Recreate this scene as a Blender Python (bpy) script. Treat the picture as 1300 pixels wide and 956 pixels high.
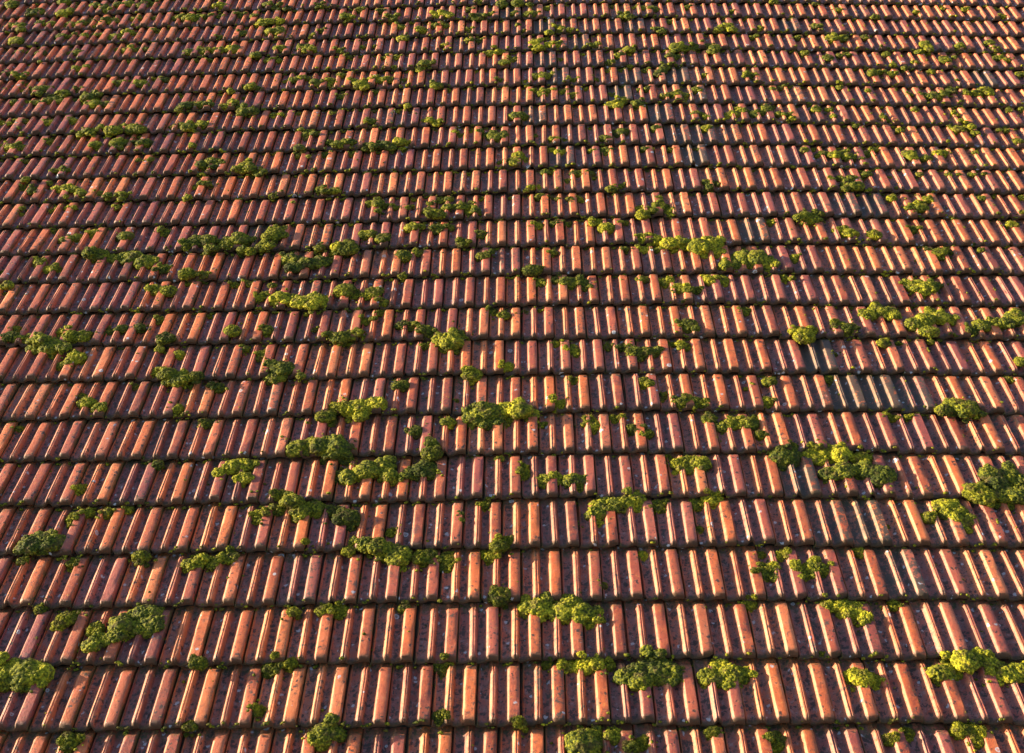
import bpy, math, random
import numpy as np
from mathutils import Matrix, Vector

for o in list(bpy.data.objects):
    bpy.data.objects.remove(o)
scene = bpy.context.scene
COL = scene.collection

# ------------------------------------------------------------------ frame of the roof plane
PITCH = math.radians(30.0)
ROOF = Matrix.Translation((0, 0, 2.0)) @ Matrix.Rotation(PITCH, 4, 'X')      # u = across, v = up the slope, z = normal
R3 = ROOF.to_3x3()

# ------------------------------------------------------------------ camera
FPX, PCX, PCY = 1500.0, 650.0, 433.5
CAM_A, CAM_ROLL, CAM_YAW, CAM_H = 0.69722264, -0.01990775, -0.02001884, 4.92074515
c_f = np.array([math.sin(CAM_YAW)*math.cos(CAM_A), math.cos(CAM_YAW)*math.cos(CAM_A), -math.sin(CAM_A)])
c_r = np.array([math.cos(CAM_YAW), -math.sin(CAM_YAW), 0.0])
c_u = np.cross(c_r, c_f)
c_r, c_u = (math.cos(CAM_ROLL)*c_r + math.sin(CAM_ROLL)*c_u,
            -math.sin(CAM_ROLL)*c_r + math.cos(CAM_ROLL)*c_u)
cam_d = bpy.data.cameras.new('camera')
cam = bpy.data.objects.new('camera', cam_d)
COL.objects.link(cam)
cm = Matrix(((c_r[0], c_u[0], -c_f[0], 0), (c_r[1], c_u[1], -c_f[1], 0), (c_r[2], c_u[2], -c_f[2], CAM_H), (0, 0, 0, 1)))
cam.matrix_world = ROOF @ cm
cam_d.sensor_fit = 'HORIZONTAL'
cam_d.sensor_width = 36.0
cam_d.lens = 36.0*FPX/1300.0
cam_d.shift_y = -(478.0-PCY)/1300.0
cam_d.clip_end = 500.0
scene.camera = cam

# ------------------------------------------------------------------ light: low warm sun raking across the ribs from the left
SUN_EL, SUN_AZ = math.radians(11.0), math.radians(13.0)      # against the roof plane / turned down-slope
Ll = Vector((math.cos(SUN_EL)*math.cos(SUN_AZ), -math.cos(SUN_EL)*math.sin(SUN_AZ), -math.sin(SUN_EL)))
Lw = R3 @ Ll
sun_d = bpy.data.lights.new('sun', 'SUN')
sun_d.energy = 5.0
sun_d.angle = math.radians(0.5)
sun_d.color = (1.0, 0.83, 0.58)
sun = bpy.data.objects.new('sun', sun_d)
COL.objects.link(sun)
sun.rotation_euler = Lw.to_track_quat('-Z', 'Y').to_euler()
sun.location = (-20, 5, 20)
world = bpy.data.worlds.new('World')
scene.world = world
world.use_nodes = True
wn = world.node_tree.nodes
sky = wn.new('ShaderNodeTexSky')
sky.sky_type = 'NISHITA'
sky.sun_disc = False
sky.sun_elevation = math.asin(-Lw.z)
sky.sun_rotation = math.atan2(-Lw.x, -Lw.y)
world.node_tree.links.new(sky.outputs[0], wn['Background'].inputs[0])
wn['Background'].inputs[1].default_value = 0.082
vs = scene.view_settings
vs.view_transform = 'Standard'
vs.look = 'None'
vs.exposure = 1.98
vs.gamma = 1.0
scene.render.resolution_x, scene.render.resolution_y = 1024, 753

rng = random.Random(11)
nrg = np.random.default_rng(5)

# ------------------------------------------------------------------ roof layout
W, G = 0.21, 0.33866424            # cover width and gauge of one tile
V0, U0 = 3.45770991, -0.80103575
STEP = 0.034                       # rise of each nose above the tile below
CV = [-0.04226429, 0.04363323, -0.00383014, 0.00547204, -0.00150645, -0.0000803605, -0.0009022997, -0.000218081883]
CU = [0.00858842, -0.00046535, -0.00460806, 0.00530566, -0.0030144, -0.00131116]

def warp(u, V):
    """old battens: the courses bow a little"""
    u = np.clip(u, -6.0, 6.0); V = np.clip(V, -0.8, 8.6)
    dv = CV[0]+CV[1]*V+CV[2]*V*V+CV[3]*u+CV[4]*u*u+CV[5]*u*V+CV[6]*u*u*V+CV[7]*u**3
    uu = np.clip(u, -5.0, 5.0)
    du = CU[0]+CU[1]*V+CU[2]*uu+CU[3]*uu*V*0.35+CU[4]*uu**2+CU[5]*uu**3
    return np.clip(du, -0.12, 0.12), dv

def pix(x, y, z=0.0):
    """photo pixel -> point of the roof plane at height z"""
    d = c_f + c_r*(x-PCX)/FPX + c_u*(PCY-y)/FPX
    t = (z-CAM_H)/d[2]
    return d[0]*t, d[1]*t, t           # u, v, metres of depth

def topix(u, v, z=0.0):
    p = np.array([u, v, z-CAM_H]); dd = p @ c_f
    return PCX+FPX*(p @ c_r)/dd, PCY-FPX*(p @ c_u)/dd, dd

PROF = [(0, -.012), (.026, -.012), (.031, .006), (.040, .0095), (.058, .0095), (.070, .002), (.10, -.001), (.16, -.002), (.215, .0005), (.255, .006), (.295, .0145),
        (.332, .0250), (.348, .0300), (.356, .0318), (.378, .0322), (.389, .0302), (.402, .0302), (.412, .0320), (.436, .0315), (.450, .0280), (.482, .006), (.500, .0005),
        (.55, -.002), (.605, .0005), (.645, .0065), (.685, .0150), (.722, .0255), (.738, .0305), (.747, .0330), (.80, .0340), (.87, .0342), (.958, .0335), (.972, .0315),
        (.981, .0255), (.984, -.011)]
PX = np.array([p[0] for p in PROF])*W
PZ = np.array([p[1] for p in PROF])

def surf(u, v):
    """height of the tiled surface above the roof plane (arrays)"""
    u = np.asarray(u, float); v = np.asarray(v, float)
    du, dv = warp(u, v-V0)
    vv = (v-dv-V0)/G
    n = np.floor(vv)
    uu = (u-du-U0)/W - 0.5*(n % 2)
    f = uu-np.floor(uu)
    return np.interp(f*W, PX, PZ)*np.interp(vv-n, [0, .85, .93, .98, 1], [1, 1, .9, .7, .6]) + STEP*(1-(vv-n))

# ------------------------------------------------------------------ node helpers
def new_mat(name):
    m = bpy.data.materials.new(name); m.use_nodes = True
    nt = m.node_tree
    return m, nt, nt.nodes['Principled BSDF']

class N:
    def __init__(s, nt): s.nt = nt
    def put(s, sock, val):
        if val is None: return
        if hasattr(val, 'is_output'): s.nt.links.new(val, sock)
        else:
            if hasattr(sock.default_value, '__len__') and not hasattr(val, '__len__'): val = [val]*len(sock.default_value)
            if hasattr(val, '__len__') and len(sock.default_value) == 4 and len(val) == 3: val = (*val, 1)
            sock.default_value = val
    def math(s, op, a, b=None, c=None, clamp=False):
        n = s.nt.nodes.new('ShaderNodeMath'); n.operation = op; n.use_clamp = clamp
        for i, x in enumerate((a, b, c)): s.put(n.inputs[i], x)
        return n.outputs[0]
    def mix(s, f, a, b, mode='MIX'):
        n = s.nt.nodes.new('ShaderNodeMix'); n.data_type = 'RGBA'; n.blend_type = mode
        s.put(n.inputs[0], f); s.put(n.inputs[6], a); s.put(n.inputs[7], b)
        return n.outputs[2]
    def noise(s, vec, scale, detail=3, rough=.5, dist=0):
        n = s.nt.nodes.new('ShaderNodeTexNoise')
        s.put(n.inputs['Vector'], vec); n.inputs['Scale'].default_value = scale
        n.inputs['Detail'].default_value = detail; n.inputs['Roughness'].default_value = rough; n.inputs['Distortion'].default_value = dist
        return n.outputs[0]
    def voro(s, vec, scale, rnd=1.0):
        n = s.nt.nodes.new('ShaderNodeTexVoronoi'); s.put(n.inputs['Vector'], vec)
        n.inputs['Scale'].default_value = scale; n.inputs['Randomness'].default_value = rnd
        return n.outputs['Distance'], n.outputs['Color']
    def ramp(s, f, pts, interp='LINEAR'):
        n = s.nt.nodes.new('ShaderNodeValToRGB'); r = n.color_ramp; r.interpolation = interp
        while len(r.elements) < len(pts): r.elements.new(0.5)
        for e, (p, c) in zip(r.elements, pts):
            e.position = p; e.color = (c, c, c, 1) if not hasattr(c, '__len__') else (*c, 1)
        s.put(n.inputs[0], f)
        return n.outputs[0]
    def sep(s, col):
        n = s.nt.nodes.new('ShaderNodeSeparateColor'); s.put(n.inputs[0], col); return n.outputs
    def step(s, x, a, b):
        n = s.nt.nodes.new('ShaderNodeMapRange'); n.interpolation_type = 'SMOOTHSTEP'
        s.put(n.inputs[0], x); n.inputs[1].default_value = a; n.inputs[2].default_value = b
        return n.outputs[0]

def tile_material():
    m, nt, bsdf = new_mat('clay_tile'); k = N(nt)
    pos = nt.nodes.new('ShaderNodeNewGeometry').outputs['Position']
    oi = nt.nodes.new('ShaderNodeObjectInfo')
    at = nt.nodes.new('ShaderNodeAttribute'); at.attribute_name = 'tile_data'
    dat = k.sep(k.mix(1.0, oi.outputs['Color'], at.outputs['Color'], 'ADD'))
    bri, rnd, soot = dat[0], dat[1], dat[2]
    uv = nt.nodes.new('ShaderNodeUVMap'); uv.uv_map = 'UVMap'
    sx = nt.nodes.new('ShaderNodeSeparateXYZ'); nt.links.new(uv.outputs[0], sx.inputs[0])
    tu, tv = sx.outputs[0], sx.outputs[1]
    n_big = k.noise(pos, 3.2, 4, .6)
    n_mid = k.noise(pos, 17, 5, .62, .4)
    n_fin = k.noise(pos, 85, 4, .65)
    n_gr = k.noise(pos, 320, 2, .6)
    tone = k.math('ADD', k.math('MULTIPLY_ADD', n_mid, .75, k.math('MULTIPLY', bri, .62)), k.math('MULTIPLY_ADD', n_fin, .35, -.35))
    base = k.ramp(tone, [(.04, (.10, .022, .018)), (.32, (.31, .057, .020)), (.60, (.50, .112, .026)), (.95, (.62, .195, .068))])
    base = k.mix(k.math('MULTIPLY', k.math('POWER', rnd, 2.0), .75), base, (.25, .055, .054))                       # some tiles fired more purple
    # dirt that gathers in the two pans
    pan = k.ramp(tu, [(.06, 0), (.09, 1), (.24, 1), (.31, 0), (.47, 0), (.50, 1), (.63, 1), (.70, 0)])
    dirt = k.math('MULTIPLY', pan, k.step(n_mid, .22, .62))
    base = k.mix(k.math('MULTIPLY', dirt, .75), base, (.150, .074, .078))
    film = k.math('MULTIPLY', k.step(k.noise(pos, 34, 4, .7), .52, .72), k.math('MULTIPLY_ADD', pan, .62, .14))
    base = k.mix(film, base, (.25, .20, .205))                                                # grey lichen film
    # crust specks
    wv = nt.nodes.new('ShaderNodeTexNoise'); wv.inputs['Scale'].default_value = 55; nt.links.new(pos, wv.inputs['Vector'])
    vm = nt.nodes.new('ShaderNodeVectorMath'); vm.operation = 'MULTIPLY_ADD'; nt.links.new(wv.outputs['Color'], vm.inputs[0]); vm.inputs[1].default_value = (.022,)*3; nt.links.new(pos, vm.inputs[2])
    wpos = vm.outputs[0]
    clus = k.step(k.noise(pos, 11, 3, .6), .34, .66)
    d1, c1 = k.voro(wpos, 58)
    sp = k.math('MULTIPLY', k.math('LESS_THAN', d1, k.math('MULTIPLY', n_fin, k.math('MULTIPLY_ADD', k.sep(c1)[1], 1.5, .25))), k.math('GREATER_THAN', k.math('MULTIPLY_ADD', clus, .30, k.sep(c1)[0]), k.math('MULTIPLY_ADD', pan, -.42, 1.08)))
    base = k.mix(k.math('MULTIPLY', sp, .88), base, (.020, .016, .014))
    d2, c2 = k.voro(wpos, 130)
    sp2 = k.math('MULTIPLY', k.math('LESS_THAN', d2, .36), k.math('GREATER_THAN', k.math('MULTIPLY_ADD', clus, .25, k.sep(c2)[1]), k.math('MULTIPLY_ADD', pan, -.28, 1.08)))
    base = k.mix(k.math('MULTIPLY', sp2, .85), base, (.030, .022, .018))
    blot = k.math('MULTIPLY', k.step(k.noise(pos, 40, 5, .75), .53, .60), k.step(k.noise(pos, 4.5, 4, .65), .40, .58))
    base = k.mix(k.math('MULTIPLY', blot, k.math('MULTIPLY_ADD', pan, .25, .65)), base, (.040, .034, .028))   # dark crust in drifts
    # orange lichen flecks on rib tops
    fl = k.math('MULTIPLY', k.step(k.noise(pos, 52, 3, .6), .62, .70), k.math('SUBTRACT', 1.0, pan))
    base = k.mix(k.math('MULTIPLY', fl, .55), base, (.52, .23, .055))
    # black weathering crust, tile by tile
    sv_ = nt.nodes.new('ShaderNodeVectorMath'); sv_.operation = 'MULTIPLY'; nt.links.new(pos, sv_.inputs[0]); sv_.inputs[1].default_value = (22, 5, 5)
    strk = k.noise(sv_.outputs[0], 1.0, 5, .65)                                               # drawn out down the slope
    so = k.step(k.math('ADD', k.math('MULTIPLY_ADD', strk, .9, k.math('MULTIPLY_ADD', k.noise(pos, 26, 6, .78), 2.2, k.math('MULTIPLY', n_fin, .6))), k.math('MULTIPLY_ADD', soot, .78, -2.33)), 0.0, .14)
    base = k.mix(k.math('MULTIPLY', so, .93), base, k.mix(n_fin, (.016, .013, .012), (.085, .068, .050)))
    # arrises of the ribs: cream sunlit highlight painted into the colour
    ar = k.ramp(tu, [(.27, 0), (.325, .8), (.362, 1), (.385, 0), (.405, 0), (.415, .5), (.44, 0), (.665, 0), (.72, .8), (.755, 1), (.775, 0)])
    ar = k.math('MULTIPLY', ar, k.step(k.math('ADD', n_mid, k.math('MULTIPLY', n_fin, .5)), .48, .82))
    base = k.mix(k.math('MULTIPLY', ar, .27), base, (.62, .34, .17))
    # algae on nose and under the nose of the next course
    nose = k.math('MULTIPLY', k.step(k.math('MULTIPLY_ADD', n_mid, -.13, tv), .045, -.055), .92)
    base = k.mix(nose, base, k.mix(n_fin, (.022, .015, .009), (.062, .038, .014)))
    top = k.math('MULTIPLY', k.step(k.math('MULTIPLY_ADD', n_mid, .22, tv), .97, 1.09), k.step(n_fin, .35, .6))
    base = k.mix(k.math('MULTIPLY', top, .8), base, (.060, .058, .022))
    # algae creeping from the joint
    jt = k.math('MULTIPLY', k.math('MAXIMUM', k.step(tu, .075, .03), k.step(tu, .968, .985)), k.step(k.noise(pos, 9, 3, .6), .44, .60))
    base = k.mix(k.math('MULTIPLY', jt, .8), base, (.075, .070, .02))
    # white crustose lichen rings
    d3, c3 = k.voro(pos, 9)
    c3s = k.sep(c3)
    rr = k.math('MULTIPLY_ADD', c3s[1], .12, .055)
    rd = k.math('DIVIDE', k.math('MULTIPLY_ADD', n_fin, .05, k.math('SUBTRACT', d3, .025)), rr)
    ring = k.math('MULTIPLY', k.ramp(rd, [(0, .35), (.45, .25), (.7, 1), (.92, .9), (1.0, 0)]), k.math('GREATER_THAN', c3s[0], .74))
    base = k.mix(k.math('MULTIPLY', ring, .8), base, (.50, .53, .56))
    d4, c4 = k.voro(wpos, 34)
    fk = k.math('MULTIPLY', k.math('LESS_THAN', d4, k.math('MULTIPLY', n_fin, .62)), k.math('GREATER_THAN', k.sep(c4)[2], k.math('MULTIPLY_ADD', pan, -.10, .985)))
    base = k.mix(k.math('MULTIPLY', fk, .75), base, (.42, .43, .47))                          # pale lichen flecks
    base = k.mix(1.0, base, k.ramp(n_gr, [(.2, .72), (.8, 1.18)]), 'MULTIPLY')
    base = k.mix(1.0, base, k.ramp(n_big, [(.3, .86), (.7, 1.1)]), 'MULTIPLY')
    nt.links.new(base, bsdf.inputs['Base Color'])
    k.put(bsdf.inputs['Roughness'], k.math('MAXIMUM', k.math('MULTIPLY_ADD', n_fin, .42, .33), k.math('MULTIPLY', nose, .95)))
    bsdf.inputs['Specular IOR Level'].default_value = .5
    bp = nt.nodes.new('ShaderNodeBump'); bp.inputs['Strength'].default_value = .75; bp.inputs['Distance'].default_value = .004
    hgt = k.math('ADD', k.math('MULTIPLY_ADD', n_fin, .8, k.math('MULTIPLY', sp, .45)), k.math('MULTIPLY_ADD', n_gr, .40, k.math('MULTIPLY', n_mid, .30)))
    nt.links.new(hgt, bp.inputs['Height']); nt.links.new(bp.outputs[0], bsdf.inputs['Normal'])
    return m

def moss_material(name, dark=0.0):
    m, nt, bsdf = new_mat(name); k = N(nt)
    pos = nt.nodes.new('ShaderNodeNewGeometry').outputs['Position']
    oi = nt.nodes.new('ShaderNodeObjectInfo')
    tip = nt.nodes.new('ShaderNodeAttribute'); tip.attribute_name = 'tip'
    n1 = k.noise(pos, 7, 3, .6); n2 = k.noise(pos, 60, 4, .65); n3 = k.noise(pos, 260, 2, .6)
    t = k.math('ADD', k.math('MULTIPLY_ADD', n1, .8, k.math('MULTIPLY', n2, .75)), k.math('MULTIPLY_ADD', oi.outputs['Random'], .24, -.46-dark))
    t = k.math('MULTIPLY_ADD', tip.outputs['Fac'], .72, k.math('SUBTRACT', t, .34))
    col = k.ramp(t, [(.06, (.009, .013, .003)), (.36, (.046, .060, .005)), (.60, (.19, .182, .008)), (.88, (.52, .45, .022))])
    br = k.step(k.noise(pos, 20, 4, .65), .52, .64)
    col = k.mix(k.math('MULTIPLY', br, .68), col, (.085, .058, .018))
    col = k.mix(1.0, col, k.ramp(n3, [(.25, .35), (.75, 1.45)]), 'MULTIPLY')
    nt.links.new(col, bsdf.inputs['Base Color'])
    bsdf.inputs['Roughness'].default_value = .85
    bsdf.inputs['Specular IOR Level'].default_value = .2
    bp = nt.nodes.new('ShaderNodeBump'); bp.inputs['Strength'].default_value = .9; bp.inputs['Distance'].default_value = .004
    nt.links.new(k.math('MULTIPLY_ADD', n3, .6, n2), bp.inputs['Height']); nt.links.new(bp.outputs[0], bsdf.inputs['Normal'])
    return m

def plain(name, col, rough=.9):
    m, nt, bsdf = new_mat(name); k = N(nt)
    pos = nt.nodes.new('ShaderNodeNewGeometry').outputs['Position']
    n = k.noise(pos, 8, 5, .6)
    nt.links.new(k.mix(1.0, col, k.ramp(n, [(.2, .7), (.8, 1.2)]), 'MULTIPLY'), bsdf.inputs['Base Color'])
    bsdf.inputs['Roughness'].default_value = rough
    return m

M_TILE = tile_material()
M_MOSS = moss_material('cushion_moss')
M_DECK = plain('old_boards', (.10, .075, .055))

def link(name, me, parent=None, **props):
    o = bpy.data.objects.new(name, me); COL.objects.link(o)
    if parent is not None: o.parent = parent
    for k_, v_ in props.items(): o[k_] = v_
    return o

def mesh_from(name, verts, tris, mat, smooth=True, sharp=None, quads=None, tip=None):
    me = bpy.data.meshes.new(name)
    nv = len(verts)
    faces = tris if quads is None else quads
    kk = faces.shape[1]
    me.vertices.add(nv); me.vertices.foreach_set('co', np.asarray(verts, np.float32).ravel())
    nf = len(faces)
    me.loops.add(nf*kk); me.loops.foreach_set('vertex_index', np.asarray(faces, np.int32).ravel())
    me.polygons.add(nf)
    me.polygons.foreach_set('loop_start', np.arange(0, nf*kk, kk, dtype=np.int32))
    me.polygons.foreach_set('use_smooth', np.full(nf, smooth))
    me.update(calc_edges=True)
    me.materials.append(mat)
    if tip is not None:
        a = me.attributes.new('tip', 'FLOAT', 'POINT'); a.data.foreach_set('value', np.asarray(tip, np.float32))
    if sharp: me.set_sharp_from_angle(angle=sharp)
    return me

# ------------------------------------------------------------------ noise on arrays
def hash3(ix, iy, iz, seed):
    h = (ix.astype(np.uint32)*np.uint32(374761393) + iy.astype(np.uint32)*np.uint32(668265263)
         + iz.astype(np.uint32)*np.uint32(2147483647) + np.uint32(seed*974711 & 0xffffffff))
    h = (h ^ (h >> np.uint32(13)))*np.uint32(1274126177)
    h = (h ^ (h >> np.uint32(16)))*np.uint32(2246822519)
    return (h ^ (h >> np.uint32(15))).astype(np.float64)/4294967296.0

def worley(P, s, seed=1):
    Q = P/s; C = np.floor(Q).astype(np.int64); best = np.full(len(P), 9.0)
    for dx in (-1, 0, 1):
        for dy in (-1, 0, 1):
            for dz in (-1, 0, 1):
                c = C+np.array([dx, dy, dz])
                jx = hash3(c[:, 0], c[:, 1], c[:, 2], seed); jy = hash3(c[:, 0], c[:, 1], c[:, 2], seed+7); jz = hash3(c[:, 0], c[:, 1], c[:, 2], seed+13)
                d = (c[:, 0]+jx-Q[:, 0])**2+(c[:, 1]+jy-Q[:, 1])**2+(c[:, 2]+jz-Q[:, 2])**2
                np.minimum(best, d, out=best)
    return best                       # squared distance

def vnoise(P, s, seed=3):
    Q = P/s; C = np.floor(Q).astype(np.int64); f = Q-C; f = f*f*(3-2*f); out = np.zeros(len(P))
    for dx in (0, 1):
        for dy in (0, 1):
            for dz in (0, 1):
                wgt = (f[:, 0] if dx else 1-f[:, 0])*(f[:, 1] if dy else 1-f[:, 1])*(f[:, 2] if dz else 1-f[:, 2])
                out += wgt*hash3(C[:, 0]+dx, C[:, 1]+dy, C[:, 2]+dz, seed)
    return out*2-1

# ------------------------------------------------------------------ one interlocking tile: lip, pan, grooved rib, pan, broad rib
STA = [0.0, .0, .005, .014, .026, .09, .19, G-.05, G-.028, G-.012, G+.002, G+.04]
def tile_verts(seed):
    r = np.random.default_rng(seed)
    rows = []
    for i, v in enumerate(STA):
        z = PZ.copy(); zz = STEP*(1-v/G)
        up = PZ > 0
        if i == 0: z = np.where(up, PZ*.45, 0)-.0185
        elif i == 1: z = np.where(up, PZ*.56, PZ)-.006
        elif i == 2: z = np.where(up, PZ*.72, PZ)-.0025
        elif i == 3: z = np.where(up, PZ*.93, PZ)-.0004
        elif i >= 8: z = np.where(up, PZ*(.97, .80, .42, .2)[i-8], PZ)
        rows.append(np.stack([PX, np.full_like(PX, v), z+zz], 1))
    A = np.array(rows)
    wob = r.normal(0, 1, A.shape)*np.array([.0007, .0009, .0006]); wob[:, :2] *= .2; wob[:, -2:] *= .2
    wob[0] = wob[1]*.5
    A += wob
    # worn, slightly chipped nose line
    nose = np.interp(PX, np.linspace(0, W, 9), r.normal(0, .0016, 9)); A[:4, :, 1] += nose[None]
    # broken corner or nicked edge on some
    if seed % 3 == 0:
        c0 = r.choice((.04, .40, .86, .97))*W; q = np.clip(1-np.abs(PX-c0)/r.uniform(.010, .022), 0, 1)*r.uniform(.010, .022)
        for i_ in range(5): A[i_, :, 1] += q*(1-.2*i_)
    # slight bow of the fired tile
    A[:, :, 2] += (r.normal(0, .0009)*np.sin(np.array(STA)/G*math.pi))[:, None]
    return A.reshape(-1, 3)
NP_ = len(PX); NS = len(STA)
TQ = np.array([(i*NP_+j, i*NP_+j+1, (i+1)*NP_+j+1, (i+1)*NP_+j) for i in range(NS-1) for j in range(NP_-1)], np.int32)
TUV = np.array([(x/W, max(v, 0)/G) for v in STA for x in PX]); TUV[:NP_, 1] = -.05
VAR = 16
TV = [tile_verts(100+k) for k in range(VAR)]

def set_tile_layers(me, quads, uv, data):
    l = me.uv_layers.new(name='UVMap'); l.data.foreach_set('uv', uv[quads.ravel()].astype(np.float32).ravel())
    a = me.attributes.new('tile_data', 'FLOAT_COLOR', 'POINT'); a.data.foreach_set('color', data.astype(np.float32).ravel())

# ------------------------------------------------------------------ the roof
roof = link('tiled_roof', None, label='sloping roof of weathered red clay interlocking tiles dotted with moss', category='roof')
roof.matrix_world = ROOF
roof.empty_display_size = .3
SOOT = [(1000, 605, 24), (1040, 600, 18), (1042, 655, 28), (1098, 660, 26), (1080, 715, 22), (1140, 720, 24), (1285, 715, 22), (1060, 500, 34), (1118, 510, 26),
        (1165, 500, 16), (1040, 450, 20), (1062, 262, 26), (1095, 265, 16), (955, 296, 20), (905, 172, 24), (880, 130, 20), (335, 302, 14), (395, 372, 10),
        (790, 130, 22), (830, 140, 18), (640, 20, 18), (700, 80, 18), (860, 170, 14), (1220, 240, 14), (1250, 100, 16), (480, 145, 12), (620, 30, 14), (1000, 40, 18), (700, 40, 26), (712, 108, 26), (740, 60, 26), (800, 30, 24), (860, 90, 24), (690, 150, 22), (720, 200, 18), (880, 205, 22), (790, 90, 22), (1180, 680, 20), (950, 640, 16), (1010, 520, 20), (575, 715, 8), (825, 705, 12)]
tiles = []
for n in range(-3, 27):
    uL, _, _ = pix(-150, topix(0, V0+n*G)[1]); uR, _, _ = pix(1450, topix(0, V0+n*G)[1])
    uL = max(uL-2*W, -6.8); uR = min(uR+2*W, 6.8)
    j0 = int(math.floor((uL-U0)/W)); j1 = int(math.ceil((uR-U0)/W))
    for j in range(j0, j1):
        u = U0+(j+.5*(n % 2))*W; v = V0+n*G
        du, dv = warp(u+W/2, n*G)
        du2, dv2 = warp(u+W/2+.05, n*G); du1, dv1 = warp(u+W/2-.05, n*G)
        rz = math.atan(float(dv2-dv1)/.1)
        x, y, dep = topix(u+du+W/2, v+dv+G/2)
        soot = 0.0
        for sx_, sy_, sr in SOOT:
            q = math.hypot(x-sx_, (y-sy_)*1.15)/(sr*1.5)
            if q < 1: soot = max(soot, min(1.0, 1.25-q)*rng.uniform(.75, 1.0))
        if soot < .3:
            q = rng.random(); soot = max(soot, rng.uniform(.25, .6) if q < .10 + (.07 if y < 250 else 0) else rng.uniform(0, .22))
        wv_ = .0035*math.sin(u*1.9+n*2.4)+.0025*math.sin(u*4.3-n*1.3)            # battens and rafters are not quite true
        sag = .006*math.sin(u*1.25+.6)+.004*math.sin(n*.55+u*.5)
        slip = -rng.uniform(.006, .016) if rng.random() < .022 else 0.0
        loc = (u+float(du)+rng.gauss(0, .0016), v+float(dv)+wv_+slip+rng.gauss(0, .0032), sag+rng.gauss(0, .0014))
        rot = (rng.gauss(0, .004), rng.gauss(0, .006), rz+rng.gauss(0, .0065))
        vis = -25 < x < 1325 and -10 < y < 985
        tiles.append(dict(loc=loc, rot=rot, dep=dep, vis=vis, data=(min(max(rng.gauss(.5, .26), 0), 1), rng.random(), soot), var=rng.randrange(VAR)))
order = sorted(range(len(tiles)), key=lambda i: (not tiles[i]['vis'], tiles[i]['dep']))
single = set(order[:300])
VM = []
for k in range(VAR):
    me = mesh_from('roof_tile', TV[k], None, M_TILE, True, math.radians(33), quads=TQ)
    set_tile_layers(me, TQ, TUV, np.zeros((len(TV[k]), 4)))
    VM.append(me)
from mathutils import Euler
jv, jq, jd, juv, off = [], [], [], [], 0
for i, t in enumerate(tiles):
    Mx = Matrix.Translation(t['loc']) @ Euler(t['rot']).to_matrix().to_4x4()
    if i in single:
        o = link('roof_tile', VM[t['var']], roof)
        o.matrix_local = Mx
        o.color = (*t['data'], 1)
    else:
        m3 = np.array(Mx)
        P = TV[t['var']] @ m3[:3, :3].T + m3[:3, 3]
        jv.append(P); jq.append(TQ+off); off += len(P)
        jd.append(np.tile((*t['data'], 1), (len(P), 1))); juv.append(TUV)
jv = np.concatenate(jv); jq = np.concatenate(jq)
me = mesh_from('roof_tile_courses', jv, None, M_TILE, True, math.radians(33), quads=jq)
set_tile_layers(me, jq, np.concatenate(juv), np.concatenate(jd))
far = link('roof_tile_courses', me, roof, kind='stuff')
far.color = (0, 0, 0, 1)
# boarding under the tiles
def slab(x0, x1, y0, y1, z0, z1):
    v = np.array([(x, y, z) for z in (z0, z1) for y in (y0, y1) for x in (x0, x1)])
    q = np.array([(0, 2, 3, 1), (4, 5, 7, 6), (0, 1, 5, 4), (2, 6, 7, 3), (0, 4, 6, 2), (1, 3, 7, 5)])
    return v, q
v_, q_ = slab(-6.7, 6.7, V0-2.9*G, V0+26.5*G, -.075, -.033)
link('roof_boarding', mesh_from('roof_boarding', v_, None, M_DECK, False, quads=q_), roof)

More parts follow.
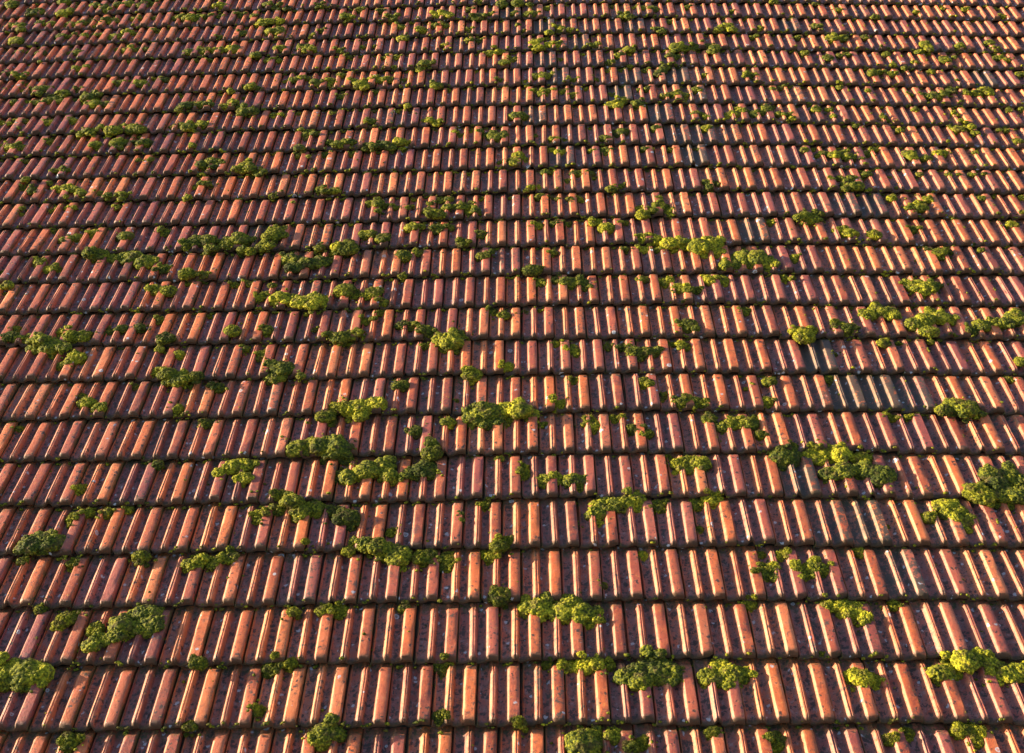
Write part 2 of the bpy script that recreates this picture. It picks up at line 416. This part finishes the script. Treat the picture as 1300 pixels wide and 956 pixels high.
# ------------------------------------------------------------------ moss cushions, traced as chains of lumps: x y r in enlarged views of the photo
MOSS = """
A 0 560 2.955
1110 25 35 1150 30 25 1200 15 38 1260 20 45 1290 40 30
820 115 22 870 95 30 910 85 30 940 90 25 915 135 28
300 178 22
1280 130 30
1045 200 24
1095 220 32 1045 255 28 1130 260 34 1180 250 30
975 275 28 965 300 15
270 285 22 265 310 12
330 268 20 400 265 22
480 258 18
1250 265 25 1280 285 25
110 385 35 150 370 42 190 375 40 85 385 20
85 450 18
275 460 22
720 460 28 755 440 22 800 455 28 850 430 30 870 440 20
530 430 25
150 628 18
215 690 22 245 665 26 275 655 22
340 765 30 385 740 30 430 725 30 450 690 38 500 660 40 550 645 42 560 690 40 510 700 35
355 705 25
30 865 50 90 865 55 140 870 45 5 880 40
1215 635 25 1270 635 28
1100 640 20
740 830 28
1020 855 30
1090 830 20
590 85 18
1145 375 14
B 430 560 2.955
100 110 38 160 95 40 190 125 30 215 140 25 35 130 32 75 115 25
270 120 25 310 105 35 340 100 28 340 125 20
350 38 30
605 65 14
690 100 22 695 125 25
770 150 30 820 145 30 870 145 30 910 150 28 905 180 20
550 240 24
965 275 30 990 245 35 1030 235 30 1070 225 32 1110 215 35 1120 250 25 975 305 20
1200 245 30
35 285 38 10 270 25
200 340 20
600 390 28 630 375 28
100 385 30 140 395 30 170 400 35 220 425 42 60 375 18
320 435 35 345 420 20
410 460 36 400 440 25
570 435 25 545 425 18
1140 435 22
985 540 16
605 575 35
710 625 35 750 620 38 780 590 25 840 640 45 870 600 38 910 640 40 950 665 38 965 640 20
245 625 20
385 850 26
860 845 32 920 840 35 970 835 28 1010 840 25
785 835 18
1080 880 38 1120 860 35 1180 830 45 1200 870 50 1250 870 40 1130 895 35
1280 85 25 1240 70 18
530 580 10
10 25 25
15 640 15
460 295 10 460 270 8
35 410 20
C 860 560 2.955
40 85 40 85 80 32 15 90 30
400 55 45 390 80 35 430 50 35 375 60 30
520 50 38 560 40 35 610 40 35 505 25 22 640 50 20
690 60 30 720 65 18
570 120 30 620 110 35 670 110 38 720 115 40 770 120 38 755 145 25
65 240 30
130 220 30
1115 185 40 1150 200 35
1175 120 38 1200 150 32 1245 130 40 1285 145 35 1220 190 40 1280 200 40
950 285 25
1005 240 38 1040 265 45 1075 290 40 1085 310 25
80 335 18
330 495 38 350 480 25
390 430 25
310 430 20
475 490 38 520 470 35 550 480 25
680 415 24
270 610 24
570 615 28 620 620 32 660 640 35 705 660 28 645 605 20
815 615 22
120 880 35 160 855 38 200 870 40 245 880 35 170 890 40
690 885 40 740 895 30 650 885 25
990 865 35 1030 840 38 1080 820 42 1120 810 38 1170 830 35 1210 850 35 1250 870 38 1290 860 35 1200 885 30
5 870 22
540 800 12
785 320 10
D 0 260 2.955
245 130 20 285 122 20
350 105 20
200 98 15
335 175 22 370 180 28 355 195 25
420 200 25 460 195 28 500 190 28 545 210 32 570 215 20
150 215 20 195 240 26 135 205 15
610 238 24
10 255 15
25 300 20
700 255 26 765 260 18
470 115 22 445 125 15
620 105 20
700 145 22 740 130 25 780 130 26 790 160 20
850 140 26 900 125 30 930 135 22 910 165 18
940 170 18 980 155 22 1010 150 18
1030 105 32 1005 115 20 1050 95 22
1090 200 28 1105 230 28 1150 215 28 1200 210 28 1235 205 18 1080 195 20
1195 158 16
1275 155 28
580 315 28 630 320 26
985 340 22 970 350 15
1050 345 30 1090 350 30 1130 360 30 1180 350 32 1165 375 22 1210 355 22
1280 320 22
880 300 15
935 297 14
1020 300 12
595 428 18
40 490 25 60 470 18
110 500 25 150 505 35 190 525 38 140 530 30 235 530 22
235 475 22 265 490 25 305 490 30
410 475 20 460 462 20 520 455 18
620 498 26
870 470 26
1000 465 22
235 605 22
285 570 28
600 540 15
670 560 20
915 540 16
985 560 20 970 575 15
590 625 22 625 630 30 670 645 32 690 650 20
735 640 26
1020 600 28 1060 610 32 1035 640 28 1015 655 18
815 685 22
325 740 28 370 760 24 310 720 15
665 765 20
775 820 22
1220 790 28 1255 760 25 1290 755 22
1120 900 28 1170 895 30 1220 890 35 1270 900 28
1185 468 12
1230 485 22 1275 495 28
1130 640 14
505 685 14
70 840 14
790 420 10
E 430 260 2.955
270 85 22 305 80 18
370 88 26 415 85 15
105 110 26
165 122 22 145 128 15
535 110 22
30 155 38 15 170 25
465 140 22
745 78 20
810 70 14
855 72 14
1005 85 24 970 65 20 950 70 12
1075 68 15
1135 122 22 1190 130 28 1240 140 28 1290 140 25
245 188 24 295 175 16
540 190 20 570 175 12
800 178 18
725 240 28 755 240 15 700 240 12
1070 165 14
1140 170 20
1195 170 18
240 262 15
760 290 22 815 280 18 870 295 32 915 290 22 930 310 18
25 315 30 55 335 25 10 325 20
125 330 26 145 320 20
165 365 22
160 405 15
1140 280 18
1225 290 25 1275 310 24
575 402 18
620 412 20
755 398 10
695 400 10
100 435 18
130 425 12
235 450 18 270 452 22
325 470 28 345 480 20
385 500 28 420 505 38 450 485 25 410 525 25
325 528 18
35 490 22 70 478 18 10 500 18
820 522 18
880 548 28
1015 533 18
1065 535 22 1110 550 28 1160 550 30 1200 545 25
1250 525 18
1290 450 22
1285 520 15
500 635 30 485 615 18
630 608 26
230 675 25
885 660 20
1150 665 28
1215 720 24 1280 738 26
45 760 35 100 750 38 150 740 28 80 785 25 20 750 22
520 790 45 560 770 45 580 800 35 500 820 25 560 820 30
630 765 35 680 765 42 720 780 25 640 800 30 625 820 20
825 748 27
410 812 22
440 735 10
285 850 30
760 825 18
955 830 28 945 805 20
1030 805 24 1060 795 15
1105 840 22 1150 855 28
345 895 25
1010 865 10
F 860 260 2.955
350 68 14
610 95 25 650 105 22 740 110 22
885 92 20
80 150 38 40 145 30 130 140 35 150 170 28 10 135 20
200 215 32 250 195 35 300 195 38 340 215 30 180 225 20 270 225 20
440 200 20
985 178 28 1015 175 18 940 165 12
120 280 22 170 285 25 100 275 12
400 275 18 430 275 12
40 315 22 75 320 18 15 310 18
860 295 28 900 300 32 940 305 32 970 300 20 930 325 20
1140 168 10
1255 70 15
255 400 22
40 450 35
475 485 35 450 465 15 505 470 18
610 455 28 640 465 28
715 410 28 750 390 30 790 400 28 815 410 20
890 445 28 930 430 32 960 410 35 990 420 30 945 470 28 1025 430 20
1100 470 25 1140 450 28 1190 440 28 1230 440 28 1270 415 32 1295 430 25
25 530 22
775 515 20
830 520 10
590 560 10
1290 585 18
345 660 20
570 655 18
260 690 10
20 740 25 65 735 28 95 745 20 40 720 18
335 740 26
1000 765 28 1045 745 32 1085 760 38 1115 780 25
120 800 22
175 830 28 220 815 32 265 815 32 295 800 18
315 860 22
800 800 22
870 795 14
1245 655 16
155 890 12
390 912 15 430 905 18
510 905 20 560 912 20
G1 0 165 5
20 95 18 50 105 25 90 105 28 130 110 32
310 70 22 325 90 15
520 15 30 570 15 22
605 90 30
735 80 35 780 75 30
760 110 18
860 75 20 910 75 32 950 85 30
1220 95 22
1270 215 28
160 200 18
340 255 20 385 255 28 420 250 18
160 310 22
310 335 18
150 375 24 190 385 25 220 370 25 235 395 18
360 365 24 410 370 32 460 370 28 510 395 32
415 420 16
635 400 25
690 410 24 710 425 18
770 405 30 810 415 25 765 435 20
875 190 15
955 185 16
1190 425 22
1240 360 20 1285 335 22
255 130 10
370 110 12
330 515 18 360 500 20 430 490 22 470 490 16
140 495 18 135 535 18
745 490 20 720 485 10
G2 260 165 5
30 200 28 70 195 28 95 215 28 50 230 18
210 240 28 260 215 35 290 240 32 340 265 28 370 260 20 240 260 20
595 108 28
640 20 32 690 20 20 645 55 15
790 80 22 840 85 28 890 75 25 930 70 22
1020 95 25 1070 95 25 1130 90 32 1180 105 25 1020 120 18
1240 70 32 1280 80 25
590 165 20
655 165 12
760 160 20
930 160 18
20 340 22
435 415 22
735 375 32 770 385 25 820 380 28 850 385 15
1050 465 28 1100 460 35 1140 480 28 1100 510 20
1210 490 24
560 455 12
1290 490 15
G3 520 165 5
320 35 22 290 10 18
400 5 20 445 5 18
490 35 25 540 45 35 580 30 30 530 15 22
790 35 14
910 55 24 935 48 18
985 65 22
1235 50 28 1265 55 18
900 130 20 940 140 20 975 140 22
1155 130 20
1245 130 32 1250 155 20
575 207 18
650 190 25 690 155 30 720 185 30 665 205 25 740 200 20
375 280 16
860 265 22 905 270 18
740 380 18 770 360 20 815 360 18 830 375 15
995 325 25
1050 275 28 1085 285 18
1150 280 24 1175 310 18
1280 370 25
825 425 28
900 435 18
940 435 18
1015 435 22 1070 435 25 1090 450 22
460 435 18
640 435 14
190 445 28 250 435 20
110 510 22 160 525 42 130 465 20
240 485 28 300 485 26 350 490 30 390 470 25 420 510 30 380 530 20
25 440 15
15 485 15
G4 780 165 5
20 25 30 50 10 20
195 120 26 235 120 14
360 125 18
515 125 18 540 125 12
1210 125 22 1260 125 16
20 360 22 60 355 22
590 325 25 600 360 24 640 340 28 665 345 15
150 500 30 180 530 38 215 500 28
280 475 35 320 490 40 350 520 30 260 510 22
40 585 18 75 590 15
280 430 20
995 590 18
1170 550 32 1210 540 38 1260 560 38 1290 530 30 1230 590 28
435 415 14
500 415 12
860 260 14 890 262 12
1290 160 18
G5 1040 165 5
30 150 28
95 155 30 140 150 32 190 165 32 220 170 20
300 150 25 345 125 20 270 180 12
570 150 30 590 165 28 545 140 18
680 175 25
765 145 30 800 140 20
990 140 16
80 305 22 130 305 25 190 340 35 240 350 35 210 300 25 170 365 22
300 280 24
640 280 18
820 280 16
885 280 14
965 280 20
1050 275 15
325 375 14
495 365 12
455 300 10
460 430 25
570 490 22 610 495 30 650 490 35 630 460 28 600 520 22
690 435 25 650 430 15
1030 430 22 990 430 12
1105 425 15
1285 430 18
1290 520 16
15 530 22
1265 70 20 1240 60 12
H1 0 60 5.909
35 200 30 80 195 28
155 215 38 120 210 20
140 35 25
225 40 22
300 40 30
540 40 30 585 40 32 620 45 18
755 75 22
885 20 22
960 18 35
1050 15 32 1090 10 20
975 110 24
605 160 38 570 165 25 635 155 20
890 265 34
1060 270 42
985 255 20
1165 245 22
1240 245 28
1285 245 16
170 330 26
20 330 25
130 285 22 200 280 22
255 320 28 300 310 38 350 310 32 290 340 25
480 340 30 510 335 20
600 325 30 640 345 15
650 365 32 700 355 34 740 350 20
100 410 24
205 410 20
270 410 26 310 405 22
360 395 32 410 385 40 450 400 25
640 420 28 700 420 38 730 410 25
790 425 30
570 400 18
120 550 28 60 570 22 20 570 25
190 555 24
370 560 36
485 550 20 545 555 32
600 640 20 650 625 32 710 625 32
755 600 24
840 615 45 880 620 30
930 590 28
1000 605 45 1050 610 35
1285 600 18
140 600 14
300 105 14
H2 216 60 5.909
140 30 30
250 20 40
350 20 32
470 10 40 430 15 22
640 50 32 660 80 22
735 100 26
810 100 26
300 100 22
200 105 18
1030 10 35
870 255 22 920 240 26 975 225 28 1020 230 22
1095 260 34
1200 245 32 1200 285 20
1275 205 20
560 295 25 600 290 32 645 300 20
455 325 22
70 455 32 120 430 32 170 425 32 220 425 30 270 420 32 300 425 20
410 440 28 460 410 25 490 405 20
520 450 32 560 470 42 610 470 34 540 500 25 590 510 22
90 370 18
1280 370 24
130 590 40 80 580 28 180 590 35
240 575 40 270 580 28
780 510 28 830 500 18
960 495 16
1215 490 18
25 600 20
560 380 15
H3 432 60 5.909
330 75 22
430 75 28
600 140 32 640 115 35 680 120 30 590 170 20
410 150 20
1130 40 36 1195 25 26
1230 110 28 1280 95 26
25 210 22
95 250 28 150 270 40 180 295 28 200 250 20
220 235 20 270 220 22
300 245 32 350 235 32 380 235 22
480 245 22
720 280 32 740 290 20
1195 250 28
815 325 16
275 335 22
505 435 22
225 550 34
640 545 22 680 545 26 720 565 28
600 525 14
10 365 22
1280 520 26
430 480 12
245 480 14
1275 415 14
60 70 22
H4 648 60 5.909
20 90 26
540 55 18
200 5 15
375 95 22
820 55 28
890 40 34 890 10 30
740 115 30
895 140 18
825 170 20
735 175 20
1010 175 24
1200 60 30 1250 70 25 1240 15 22
1130 175 30 1160 140 28 1105 200 25 1195 120 15
200 215 36 250 210 34 290 215 28 180 220 20
110 260 22 125 285 14
440 240 20 485 245 28
635 240 22 660 255 15
570 315 22
1030 315 25 970 315 16
190 335 28 230 345 28 280 330 32
390 335 28
460 360 34
755 355 24
770 425 36 810 430 30 840 395 34 760 450 24
960 415 42 980 440 25
1160 360 28
1235 350 28 1260 330 22 1290 355 22
60 510 45 25 520 30 110 530 30
1095 605 32
800 640 38 840 625 38 880 630 25
600 610 20
H5 864 60 5.909
240 20 32
930 45 16
1110 75 28 1080 70 20
1190 60 22 1250 50 25
520 210 32 490 215 20 550 200 20
185 205 18
35 365 36
120 320 30
690 305 18 750 305 24
1190 260 18 1190 300 22
110 495 22 150 505 30 190 520 20
360 510 28 410 500 32 450 475 24 430 460 22
490 480 25 550 500 32 610 490 35 650 455 36 690 450 24
740 500 25 800 510 32 840 530 20
1020 460 30
1110 465 22
1150 520 20
150 605 20 200 600 32 180 620 22
H6 1080 60 5.909
520 30 25 590 10 20
265 50 24
320 130 20
405 150 18
480 110 20
710 90 30 690 75 18
780 70 14
1090 10 22
1110 75 30 1170 90 20
165 185 32 220 185 28
305 195 32
605 185 20
1275 195 24
550 365 28 600 360 30 650 360 34 700 345 26 755 320 28
440 355 18
880 345 25 930 335 22
960 350 22 1010 320 38 1040 340 25
800 240 14
130 320 18
250 520 22 265 545 22
485 465 20
785 500 22
1190 465 20
1285 460 20
760 610 28 810 610 32 860 600 38 910 590 25
930 635 25
370 620 24
1120 620 20 1160 625 20
40 590 20
I1 0 0 4
175 60 28 200 50 18 150 70 14
320 60 24 355 55 26
405 35 14
480 25 22 530 30 16
600 20 20 655 15 20
720 25 22 780 20 18
540 50 20
55 125 20
100 125 25 105 145 18
200 118 18 260 118 20
360 120 24
415 115 18 455 110 22
565 102 28
500 125 15 485 135 12
690 95 20
790 92 16
900 90 24
955 90 28 945 80 18
1015 85 24
1055 85 18
1115 85 16
1115 25 26 1090 30 15
1225 75 20
1285 80 15
80 205 30
310 183 24
370 182 18
430 178 18
480 175 16
515 180 20
585 185 26 645 165 26 680 170 15
740 5 18
325 5 25
1230 165 20
1120 190 18
60 15 25
800 160 18
I2 325 0 4
30 110 26 60 105 22 120 105 18
75 155 25 110 155 30
60 20 20 100 35 22 155 40 16
325 25 20
465 85 26
530 50 20
635 55 18
690 90 24
920 75 24 960 70 28 985 75 15
840 150 22
735 135 20
745 190 22
905 130 18 960 130 18
1085 48 16
1125 80 28
1195 70 14
1250 15 22
1135 10 16
1080 150 18
1085 200 18 1135 205 16
240 235 24 280 245 18
425 255 20
335 155 16
285 180 14
120 240 22
955 230 15
605 235 12
540 240 12
I3 650 0 4
10 68 16
100 65 24 75 75 15 120 70 15
185 40 18
30 10 22
90 20 14
560 78 20 595 80 16
670 38 18 715 42 22
620 40 16
500 35 12
890 38 16
190 160 18 230 140 26 250 145 20
295 150 18
800 110 18
740 150 20 760 155 15
1090 130 24 1050 145 18 1120 145 18
1265 140 16
1220 190 18
120 215 26 130 235 22 180 225 24 230 225 22
420 230 22 395 225 12
840 230 28 880 240 22
930 235 20
990 230 24 1030 240 22
30 125 12
65 155 12
1115 60 14
I4 975 0 4
245 128 22
30 5 16
235 20 12
355 48 16
545 82 16
750 60 14
1000 45 16
1185 80 16
1155 45 12
325 188 24
380 190 22
150 190 15
800 220 24 815 240 15
770 262 16
975 232 18
1125 212 18
1155 248 18
490 188 16
185 265 14
890 42 12
860 120 12
"""
clumps = []
x0 = y0 = 0; sc = 1
for ln in MOSS.strip().splitlines():
    a = ln.split()
    if a[0][0].isalpha():
        x0, y0, sc = float(a[1]), float(a[2]), float(a[3]); continue
    f = [float(q) for q in a]
    clumps.append([(x0+f[i]/sc, y0+f[i+1]/sc, f[i+2]/sc) for i in range(0, len(f), 3)])
# the slope goes on below the last traced course
for cx, cy, r in ((240, 925, 10), (405, 935, 15), (560, 905, 9), (735, 938, 16), (905, 925, 9), (985, 940, 13), (1130, 935, 10), (90, 945, 12), (660, 915, 7), (1240, 930, 11), (330, 900, 7), (820, 945, 8)):
    clumps.append([(cx+rng.uniform(-1, 1)*r*1.1*k, cy+rng.uniform(-.5, .5)*r, r*rng.uniform(.7, 1.05)) for k in range(rng.randint(1, 4))])

def ico(level):
    p = (1+5**.5)/2
    V = [(-1, p, 0), (1, p, 0), (-1, -p, 0), (1, -p, 0), (0, -1, p), (0, 1, p), (0, -1, -p), (0, 1, -p), (p, 0, -1), (p, 0, 1), (-p, 0, -1), (-p, 0, 1)]
    V = [np.array(q)/np.linalg.norm(q) for q in V]
    Fc = [(0, 11, 5), (0, 5, 1), (0, 1, 7), (0, 7, 10), (0, 10, 11), (1, 5, 9), (5, 11, 4), (11, 10, 2), (10, 7, 6), (7, 1, 8), (3, 9, 4), (3, 4, 2), (3, 2, 6), (3, 6, 8), (3, 8, 9), (4, 9, 5), (2, 4, 11), (6, 2, 10), (8, 6, 7), (9, 8, 1)]
    for _ in range(level):
        mid = {}; F2 = []
        def mp(a, b):
            key = (min(a, b), max(a, b))
            if key not in mid:
                q = V[a]+V[b]; V.append(q/np.linalg.norm(q)); mid[key] = len(V)-1
            return mid[key]
        for a, b, c in Fc:
            ab, bc, ca = mp(a, b), mp(b, c), mp(c, a)
            F2 += [(a, ab, ca), (b, bc, ab), (c, ca, bc), (ab, bc, ca)]
        Fc = F2
    V = np.array(V); Fc = np.array(Fc, np.int32)
    keep = V[Fc][:, :, 2].mean(1) > -.45          # the underside is bedded in the tiles
    Fc = Fc[keep]; used = np.unique(Fc); mp_ = -np.ones(len(V), int); mp_[used] = np.arange(len(used))
    return V[used], mp_[Fc].astype(np.int32)
ICO = {k: ico(k) for k in (1, 2, 3, 4)}

def lump(u, v, z, r, level, st_, flat):
    """one unit dome, turned and squashed; returns verts, dirs, radius"""
    D, Fc = ICO[level]
    a = rng.uniform(0, 6.28); ca, sa = math.cos(a), math.sin(a)
    D = D @ np.array([[ca, sa, 0], [-sa, ca, 0], [0, 0, 1]])
    return np.array([u, v, z])+D*np.array([r*st_[0], r*st_[1], r*flat]), D, Fc

def grow(blobs, level):
    """blobs (u, v, z, r) -> verts, dirs, radii, tris of one clump, lumps of several sizes, before relief"""
    VV, DD, RR, FF, off = [], [], [], [], 0
    out = []
    for (u, v, z, r) in blobs:
        out.append((u, v, z, r, level))
        if level >= 3:
            for _ in range(7 if r > .03 else 4):
                a = rng.uniform(0, 6.28); q = r*rng.uniform(.22, .50); d = r*rng.uniform(.55, 1.05)
                uu, vv2 = u+d*math.cos(a), v+d*math.sin(a)
                zz = float(surf(uu, vv2)); zz = max(zz, z-.25*r) if d < .75*r else zz
                out.append((uu, vv2, zz+rng.uniform(0, .4)*q, q, max(level-1, 2)))
    for u, v, z, r, l in out:
        V, D, Fc = lump(u, v, z, r, l, (rng.uniform(1.0, 1.3), rng.uniform(.8, 1.05)), rng.uniform(.42, .64))
        VV.append(V); DD.append(D); RR.append(np.full(len(V), r)); FF.append(Fc+off); off += len(V)
    return np.concatenate(VV), np.concatenate(DD), np.concatenate(RR), np.concatenate(FF)

def relief(V, D, R):
    low = vnoise(V, .03, 3)*.5+vnoise(V, .014, 9)*.35
    b1 = np.clip(1-worley(V, .0110, 1)*1.5, -.3, 1)
    b2 = np.clip(1-worley(V, .0055, 5)*1.5, -.3, 1)
    d = low*np.minimum(R*.40, .014)+(b1-.5)*np.minimum(R*.30, .0062)+(b2-.4)*np.minimum(R*.14, .0032)
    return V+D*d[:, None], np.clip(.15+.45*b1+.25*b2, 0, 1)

def fuzz(V, Fc, n, ln):
    """tiny leaf points standing out of the cushion"""
    T = V[Fc]; e = np.cross(T[:, 1]-T[:, 0], T[:, 2]-T[:, 0]); ar = np.linalg.norm(e, axis=1)+1e-12
    idx = nrg.choice(len(Fc), n, p=ar/ar.sum())
    b = nrg.random((n, 2)); fl = b.sum(1) > 1; b[fl] = 1-b[fl]
    P = T[idx, 0]+b[:, :1]*(T[idx, 1]-T[idx, 0])+b[:, 1:]*(T[idx, 2]-T[idx, 0])
    nn = e[idx]/ar[idx][:, None]
    dr = nn+nrg.normal(0, .55, (n, 3)); dr /= np.linalg.norm(dr, axis=1)[:, None]
    s = np.cross(dr, nrg.normal(0, 1, (n, 3))); s /= np.linalg.norm(s, axis=1)[:, None]+1e-9
    L = ln*nrg.uniform(.6, 1.4, (n, 1))
    Q = np.stack([P-s*L*.27-nn*L*.25, P+s*L*.27-nn*L*.25, P+dr*L], 1).reshape(-1, 3)
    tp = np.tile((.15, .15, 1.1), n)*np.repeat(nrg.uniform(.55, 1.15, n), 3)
    return Q, np.arange(3*n, dtype=np.int32).reshape(-1, 3), tp

info = []
for cl in clumps:
    blobs = []
    for x, y, r in cl:
        u, v, dep = pix(x, y, .02)
        rm = r*dep/FPX*(1.12 if y > 300 else 1.12+.16*min(1, (300-y)/150))
        a = np.linspace(0, 6.28, 9)[:-1]
        zs = surf(u+np.cos(a)*rm*.5, v+np.sin(a)*rm*.5)
        z = float(np.percentile(zs, 65))*.8+float(surf(u, v))*.2 if rm > .02 else float(surf(u, v))
        z += .02*rm
        # the lump stands proud of the roof: slide it so that its middle covers the traced spot
        u, v, dep = pix(x, y, z+.24*rm)
        blobs.append((u, v, z, rm))
    rp = max(q[2] for q in cl)
    area = sum(q[2]**2 for q in cl)
    cxm = sum(q[0] for q in cl)/len(cl); cym = sum(q[1] for q in cl)/len(cl)
    info.append(dict(blobs=blobs, rp=rp, area=area, px=(cxm, cym), n=len(cl), rm=max(b[3] for b in blobs),
                     span=max([math.dist(a_[:2], b_[:2]) for a_ in blobs for b_ in blobs])+2*max(b[3] for b in blobs)))
info.sort(key=lambda d: -d['area'])

def clump_mesh(d):
    lv = 4 if d['rp'] > 7.5 else 3 if d['rp'] > 3.0 else 2
    return grow(d['blobs'], lv)

def label_of(d):
    s = d['span']*100; n = d['n']
    tall = max(b[0] for b in d['blobs'])-min(b[0] for b in d['blobs']), max(b[1] for b in d['blobs'])-min(b[1] for b in d['blobs'])
    size = 'very large' if s > 30 else 'large' if s > 20 else 'middling' if s > 12 else 'small' if s > 7.5 else 'tiny'
    NUM = {2: 'two', 3: 'three', 4: 'four', 5: 'five', 6: 'six'}.get(n, 'many')
    if n == 1: shape = 'single round moss cushion'
    elif tall[0] > 2.2*tall[1]: shape = '%s-lobed moss ridge across ribs' % NUM if n > 2 else 'twin moss cushion across ribs'
    elif tall[1] > 1.6*tall[0]: shape = 'moss clump running up slope'
    else: shape = '%s-lobed moss clump' % NUM
    u, v, r = (sum(b[k]*b[3]**2 for b in d['blobs'])/sum(b[3]**2 for b in d['blobs']) for k in (0, 1, 3))
    du, dv = warp(u, v-V0); fr = ((v-float(dv)-V0)/G) % 1
    seat = 'over a tile nose' if fr < .18 else 'below a tile nose' if fr > .78 else 'halfway up its tile' if fr > .42 else 'low on its tile'
    near = sum(1 for e in info if e is not d and math.dist(e['blobs'][0][:2], d['blobs'][0][:2]) < .30)
    seat += ', alone' if near == 0 else ', clustered' if near > 2 else ''
    zone = 'on lower courses' if d['px'][1] > 520 else 'on middle courses' if d['px'][1] > 230 else 'on upper courses'
    return '%s %s %s, %s' % (size, shape, zone, seat), 'moss: '+shape.split('-lobed ')[-1]

raw = [clump_mesh(d) for d in info]
sizes = [len(r[0]) for r in raw]
ALL, TIP = relief(np.concatenate([r[0] for r in raw]), np.concatenate([r[1] for r in raw]), np.concatenate([r[2] for r in raw]))
cuts = np.cumsum([0]+sizes)
sv, sf, st, soff = [], [], [], 0
for i, d in enumerate(info):
    V = ALL[cuts[i]:cuts[i+1]]; Fc = raw[i][3]; tp = TIP[cuts[i]:cuts[i+1]]
    if d['rp'] > 2.5:
        nf = int(min(7000, 36*d['area']))
        Q, qf, qt = fuzz(V, Fc, nf, min(.0050, d['rm']*.22))
        tp = np.concatenate([tp, qt])
        Fc = np.concatenate([Fc, qf+len(V)]); V = np.concatenate([V, Q])
    if i < 300:
        b0 = d['blobs'][0]; org = np.array([b0[0], b0[1], float(surf(b0[0], b0[1]))])
        me = mesh_from('moss_clump', V-org, Fc, M_MOSS, tip=tp)
        lab, grp = label_of(d)
        o = link('moss_clump', me, label=lab, category='moss', group=grp)
        o.matrix_world = ROOF @ Matrix.Translation(org)
    else:
        sv.append(V); st.append(tp); sf.append(Fc+soff); soff += len(V)

# ------------------------------------------------------------------ uncountable moss: crumbs on the tiles and tufts under the noses and in the joints
cv, cd, cr, cf, co = [], [], [], [], 0
def crumb(su, s_v, r, y):
    global co
    V, D, Fc = lump(su, s_v, float(surf(su, s_v)), r, 2 if y > 300 and r > .005 else 1, (rng.uniform(1, 1.5), rng.uniform(.7, 1)), rng.uniform(.45, .9))
    cv.append(V); cd.append(D); cr.append(np.full(len(V), r)); cf.append(Fc+co); co += len(V)
for d in info:                                            # crumbs that broke off round each clump
    for b in d['blobs']:
        for _ in range(rng.randint(1, 4) if b[3] > .012 else 1):
            a = rng.uniform(0, 6.28); q = b[3]*rng.uniform(1.0, 2.1)
            crumb(b[0]+1.2*q*math.cos(a), b[1]+q*math.sin(a), rng.uniform(.003, .009), d['px'][1])
for t in tiles:
    if not t['vis'] and rng.random() < .4: continue
    u, v = t['loc'][0], t['loc'][1]
    y = topix(u, v)[1]
    dens = 1.0+(2.2 if y < 230 else 1.3 if y < 420 else .8)
    spots = []
    for _ in range(6):                                    # short strings below the nose, mostly in the pans
        if rng.random() < .20*dens:
            fx = rng.choice((rng.uniform(.05, .28), rng.uniform(.47, .68), rng.uniform(.96, 1.05), rng.uniform(0, 1)))
            for k in range(rng.randint(1, 4)): spots.append((u+fx*W+k*rng.uniform(.006, .013), v+rng.choice((-rng.uniform(.0, .012), -rng.uniform(.0, .006), rng.uniform(.001, .006))), rng.uniform(.003, .0095)*(1.0 if y > 420 else 1.25 if y > 230 else 1.5)))
    if rng.random() < .22*dens:                           # in the joint
        q = rng.uniform(.1, .9)*G
        for k in range(rng.randint(1, 5)): spots.append((u+rng.uniform(-.004, .006), v+q+k*.009, rng.uniform(.003, .007)))
    for _ in range(4):
        if rng.random() < .07*dens: spots.append((u+rng.uniform(.05, .95)*W, v+rng.uniform(.02, .95)*G, rng.uniform(.003, .0075)))
    for su, s_v, r in spots:
        crumb(su, s_v, r, y)
cv, ct = relief(np.concatenate(cv), np.concatenate(cd), np.concatenate(cr)*1.3); cf = np.concatenate(cf)
Q, qf, qt = fuzz(cv, cf, 60000, .0045)
V = np.concatenate([np.concatenate(sv), cv, Q]); Fc = np.concatenate([np.concatenate(sf), cf+soff, qf+soff+len(cv)])
o = link('small_moss', mesh_from('small_moss', V, Fc, moss_material('creeping_moss', .06), tip=np.concatenate(st+[ct, qt])), kind='stuff',
         label='scattered crumbs and thin tufts of moss in the joints and under the tile noses', category='moss')
o.matrix_world = ROOF
